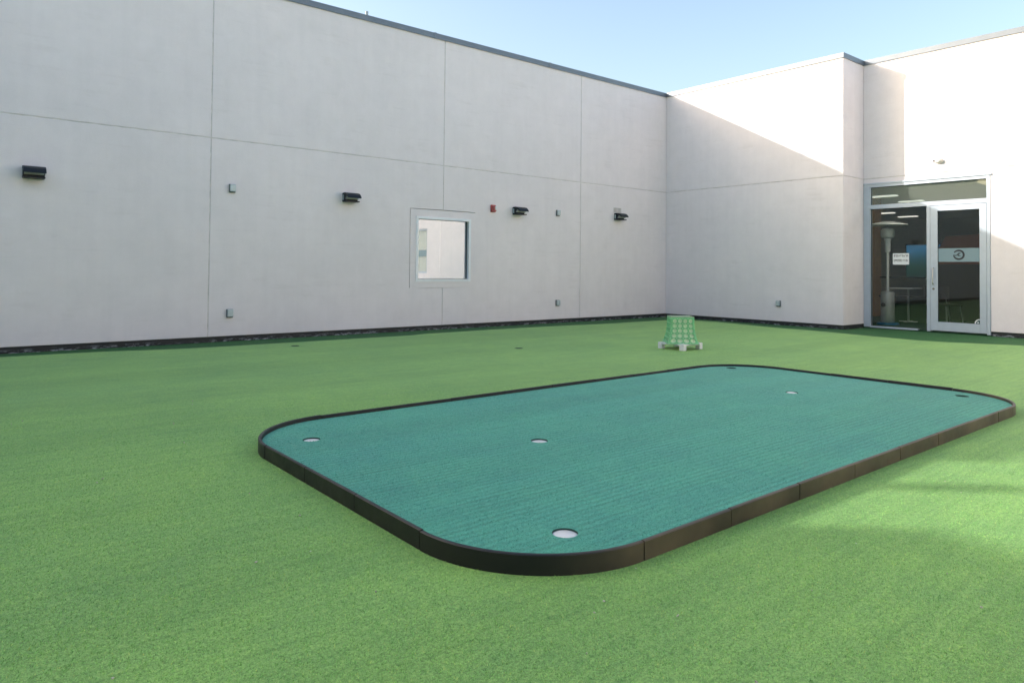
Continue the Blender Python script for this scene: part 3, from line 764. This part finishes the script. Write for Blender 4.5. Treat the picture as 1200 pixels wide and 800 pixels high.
# ------------------------------------------------------------------ basket on a small pallet
pc = (-5.885, -4.905)
PS = .93
pt = thing('pallet', 'small white plastic pallet with block feet under the green basket', 'pallet', (pc[0], pc[1], 0))
bm = NB(); box(bm, -.235*PS, .235*PS, -.235*PS, .235*PS, .068, .090, .004, 1); obj('deck', bm, M['pallet'], pt)
for sx in (-1, 1):
    for sy in (-1, 1):
        bm = NB(); x0, y0 = sx*.245*PS, sy*.245*PS
        box(bm, min(x0, x0-sx*.075), max(x0, x0-sx*.075), min(y0, y0-sy*.075), max(y0, y0-sy*.075), 0, .105 if False else .094, .006, 1)
        obj('foot', bm, M['pallet'], pt)
bk = thing('basket', 'upturned green plastic lattice basket flaring towards its rim on the white pallet', 'basket', (pc[0]-.01, pc[1]-.01, .091), R(138.5))
H = .375
def half(z): # half width over height (upturned: wide at the bottom)
    t = z/H
    return .164 + .058*(1-t)**3.0
def bpt(face, u, z, off=0.0):
    h = half(z)+off; rad = .045
    x = u*(h) if abs(u) < 1 else u*h
    px, py = h, x
    c, s = [(1, 0), (0, 1), (-1, 0), (0, -1)][face]
    return (px*c-py*s, px*s+py*c, z)
def lattice(bm, face):
    NC, NR = 4, 5; nseg = 20
    zed = [.010+(H-.028)*k/NR for k in range(NR+1)]
    ued = [-.92+1.84*k/NC for k in range(NC+1)]
    for i in range(NC):
        for j in range(NR):
            uc, zc = (ued[i]+ued[i+1])/2, (zed[j]+zed[j+1])/2
            hu, hz = (ued[i+1]-ued[i])/2, (zed[j+1]-zed[j])/2
            ou, iu, ib = [], [], []
            for k in range(nseg):
                a = 2*math.pi*k/nseg
                ca, sa = math.cos(a), math.sin(a); m = max(abs(ca), abs(sa))
                ou.append(bm.verts.new(bpt(face, uc+hu*ca/m, zc+hz*sa/m)))
                iu.append(bm.verts.new(bpt(face, uc+hu*.86*ca, zc+hz*.86*sa, .004)))
                ib.append(bm.verts.new(bpt(face, uc+hu*.84*ca, zc+hz*.84*sa, -.008)))
            for k in range(nseg):
                k2 = (k+1) % nseg
                bm.faces.new((ou[k], ou[k2], iu[k2], iu[k])); bm.faces.new((iu[k], iu[k2], ib[k2], ib[k]))
    # plain strips left, right, top and bottom
    def strip(u0, u1, z0, z1, n=8, m=1):
        g = [[bm.verts.new(bpt(face, u0+(u1-u0)*a/m, z0+(z1-z0)*b/n)) for a in range(m+1)] for b in range(n+1)]
        for b in range(n):
            for a in range(m): bm.faces.new((g[b][a], g[b][a+1], g[b+1][a+1], g[b+1][a]))
    strip(-1, -.92, 0, H); strip(.92, 1, 0, H)
    strip(-.92, .92, 0, .010, 1, 6); strip(-.92, .92, zed[-1], H, 1, 6)
for f in range(4):
    bm = NB(); lattice(bm, f); obj('lattice_side', bm, M['basket'], bk)
bm = NB(); h = half(H); prism(bm, [(-h, -h, H+.001), (h, -h, H+.001), (h, h, H+.001), (-h, h, H+.001)], (0, 0, .008)); obj('bottom_panel', bm, plain('faded_green_plastic', (.26, .36, .22), .5), bk)
bm = NB(); rings = []
for k in range(7):
    z = .004+(H-.008)*k/6; hh = half(z)-.016
    rings.append([bm.verts.new((sx*hh, sy*hh, z)) for sx, sy in ((-1, -1), (1, -1), (1, 1), (-1, 1))])
for a, b in zip(rings, rings[1:]):
    for k in range(4): bm.faces.new((a[k], a[(k+1) % 4], b[(k+1) % 4], b[k]))
bm.faces.new(rings[0]); bm.faces.new(rings[-1]); obj('liner', bm, M['liner'], bk)

# ------------------------------------------------------------------ surroundings outside the frame (shade and bounce)
bm = NB(); box(bm, -40, -22.0, -17.9, -.03, -.07, 5.50); o = obj('building', bm, M['west'])
tag(o, 'dark grey brown building closing the left end of the turf yard beyond the frame', 'building')
bm = NB(); box(bm, -21.9, D-.01, -18.4, -18.0, -.07, 7.0); o = obj('building', bm, M['wall_far'])
tag(o, 'long cream sunlit building facing the turf from behind the camera', 'building')

# ------------------------------------------------------------------ camera, sun, sky
cam = bpy.data.cameras.new('camera'); co = bpy.data.objects.new('camera', cam); COL.objects.link(co)
yaw, pitch, roll = 0.8818809961893208, 0.02213424887300507, 0.009210862653647307
f = Vector((math.cos(yaw)*math.cos(pitch), math.sin(yaw)*math.cos(pitch), math.sin(pitch)))
r = Vector((math.sin(yaw), -math.cos(yaw), 0)); u = r.cross(f)
r2 = r*math.cos(roll)+u*math.sin(roll); u2 = -r*math.sin(roll)+u*math.cos(roll)
mw = Matrix((r2, u2, -f)).transposed().to_4x4()
co.matrix_world = Matrix.Translation((-14.3237, -11.2836, 1.1291)) @ mw
cam.sensor_width = 36; cam.lens = 826.513/1200*36
cam.shift_y = -(400-297.463)/1200
cam.clip_start = .05; cam.clip_end = 2000
scene.camera = co

el = R(20.2); d = Vector((1, -.90, 0)).normalized()*math.cos(el); d.z = -math.sin(el)
sl = bpy.data.lights.new('sun', 'SUN'); sl.energy = 2.0; sl.angle = R(.5); sl.color = (1, .96, .91)
so = bpy.data.objects.new('sun', sl); COL.objects.link(so)
so.rotation_euler = d.to_track_quat('-Z', 'Y').to_euler()
w = bpy.data.worlds.new('World'); scene.world = w; w.use_nodes = True
nt_ = w.node_tree; bg = nt_.nodes['Background']
sky = nt_.nodes.new('ShaderNodeTexSky'); sky.sky_type = 'NISHITA'; sky.sun_disc = False
sky.sun_elevation = el; sky.sun_rotation = math.atan2(-d.x, -d.y)
sky.air_density = 1.15; sky.dust_density = 3.0; sky.ozone_density = 0.6
nt_.links.new(sky.outputs[0], bg.inputs[0]); bg.inputs[1].default_value = .15
scene.view_settings.view_transform = 'Standard'; scene.view_settings.look = 'None'
scene.view_settings.exposure = 1.24; scene.view_settings.gamma = 1
scene.cycles.max_bounces = 10; scene.cycles.diffuse_bounces = 5; scene.cycles.transparent_max_bounces = 16
